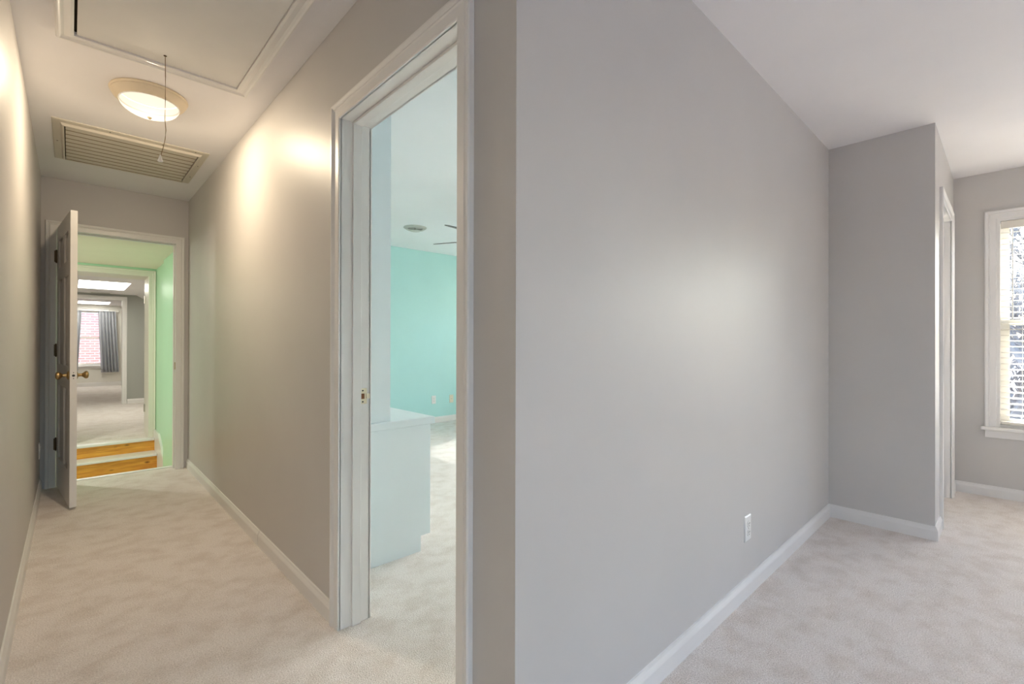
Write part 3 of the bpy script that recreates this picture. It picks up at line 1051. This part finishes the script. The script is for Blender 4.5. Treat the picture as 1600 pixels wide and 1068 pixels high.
for k in range(5):
    if blademe is None:
        bm = bmesh.new()
        pts = [(.17, -.045), (.30, -.062), (.55, -.066), (.645, -.060), (.668, -.035), (.672, 0), (.668, .035), (.645, .060), (.55, .066), (.30, .062), (.17, .045)]
        prism(bm, pts, 'Z', -.003, .003)
        b = obj('blade', bm, FANB, cf); blademe = b
        bm = bmesh.new(); box(bm, .09, .26, -.018, .018, -.008, -.003)
        br = obj('bracket', bm, FIXW, b)
    else:
        b = blademe.copy(); COL.objects.link(b); b.parent = cf
        r2 = br.copy(); COL.objects.link(r2); r2.parent = b
    b.location = (0, 0, dz)
    b.rotation_euler = (R_(-14.5), 0, a0 + k * 2 * math.pi / 5)

# ------------------------------------------------------------------ curtains of the far window
def curtain(name, label, x_top, x_bot, z0, z1, y, seed):
    rnd = random.Random(seed)
    bm = bmesh.new()
    nx, nz = 64, 14
    ph = rnd.random() * 6
    rows = []
    for j in range(nz + 1):
        v = j / nz
        z = z1 + (z0 - z1) * v
        xa = x_top[0] + (x_bot[0] - x_top[0]) * v
        xb = x_top[1] + (x_bot[1] - x_top[1]) * v
        row = []
        for i in range(nx + 1):
            u = i / nx
            am = .022 + .012 * v
            yy = y + am * math.sin(u * 2 * math.pi * 5.5 + ph + .5 * math.sin(u * 7 + seed)) + .008 * math.sin(u * 31 + seed)
            row.append((xa + (xb - xa) * u, yy, z))
        rows.append(row)
    vs = [[bm.verts.new(p) for p in r] for r in rows]
    for j in range(nz):
        for i in range(nx):
            bm.faces.new((vs[j][i], vs[j][i + 1], vs[j + 1][i + 1], vs[j + 1][i]))
    o = obj(name, bm, CURT, smooth=True)
    md = o.modifiers.new('thickness', 'SOLIDIFY'); md.thickness = .003
    tag(o, label, 'curtain', 'grey curtains of the far window')
    return o


curtain('curtain', 'grey curtain at the right side of the far window', (.535, .90), (.60, .975), .325, 1.985, Y4 - .075, 3)
curtain('curtain', 'grey curtain partly hidden behind the open door', (-.22, .215), (-.24, .135), .325, 1.985, Y4 - .075, 8)
cr = empty('curtain_rod', (.3, Y4, 1.99))
tag(cr, 'thin white rod carrying the grey curtains', 'curtain rod')
bm = bmesh.new(); tube(bm, [(-.56, -.135, 0), (.62, -.135, 0)], .008, 10); obj('rod', bm, FIXW, cr)
for x in (-.5, .56): boxes('bracket', FIXW, cr, (x - .01 + (.09 if x > 0 else -.05), x + .01 + (.09 if x > 0 else -.05), -.135, 0, -.012, .012))

# small two-ended vent on the first far room ceiling
sv = empty('ceiling_register', (.40, 11.45, ZA))
tag(sv, 'small white register on the far ceiling beyond the skylight', 'vent')
boxes('plate', FIXW, sv, (-.16, .16, -.06, .06, -.008, .0), bevel=.002)
for k in range(4): boxes('louver', STEEL, sv, (-.13, .13, -.045 + .025 * k, -.035 + .025 * k, -.016, -.008))

# ------------------------------------------------------------------ outside
g = boxes('ground', ASPH, None, (-60, 160, -120, 120, -3.3, -3.1))
struct(g, 'frosty grey ground outside the window', 'ground')
nb = empty('neighbour_house', (0, 18.7, -3.1))
tag(nb, 'red brick house wall seen through the far window', 'building')
boxes('brick_wall', BRICK, nb, (-4, 5, 0, .25, 0, 7.5))
boxes('eave', FIXW, nb, (-4.2, 5.2, -.3, .4, 7.5, 7.7))


def tree(name, label, loc, h, seed):
    rnd = random.Random(seed)
    bm = bmesh.new()

    def branch(p, d, L, r, depth):
        n = 4
        pts, rr = [p.copy()], [r]
        for k in range(n):
            d = (d + Vector((rnd.uniform(-.22, .22), rnd.uniform(-.22, .22), rnd.uniform(-.05, .18)))).normalized()
            p = p + d * (L / n)
            pts.append(p.copy()); rr.append(max(.013, r * (1 - .5 * (k + 1) / n)))
        tube(bm, pts, rr, 5 if depth < 2 else 4)
        if depth == 5: return
        for _ in range(rnd.randint(3, 4)):
            i = rnd.randint(1, n)
            nd = (d * .6 + Vector((rnd.uniform(-1, 1), rnd.uniform(-1, 1), rnd.uniform(.0, 1.0)))).normalized()
            branch(pts[i], nd, L * rnd.uniform(.5, .72), rr[i] * .66, depth + 1)
    branch(Vector((0, 0, -.1)), Vector((0, 0, 1)), h * .45, h * .020, 0)
    o = obj(name, bm, BARK)
    o.location = loc
    tag(o, label, 'tree', 'bare trees outside')
    return o


for i, (x, y, h, lb) in enumerate(((13.5, .35, 9.5, 'broad bare tree second from the bedroom window'), (19, -.4, 10.5, 'bare tree in the middle of the row outside'),
                                   (27, .5, 11.5, 'distant bare tree outside the bedroom window'), (34, -.9, 12.0, 'farthest bare tree outside the bedroom window'), (10.2, -.25, 8.6, 'slender bare tree right outside the bedroom window'))):
    tree('bare_tree', lb, (x, y, -3.1), h, 11 + i)
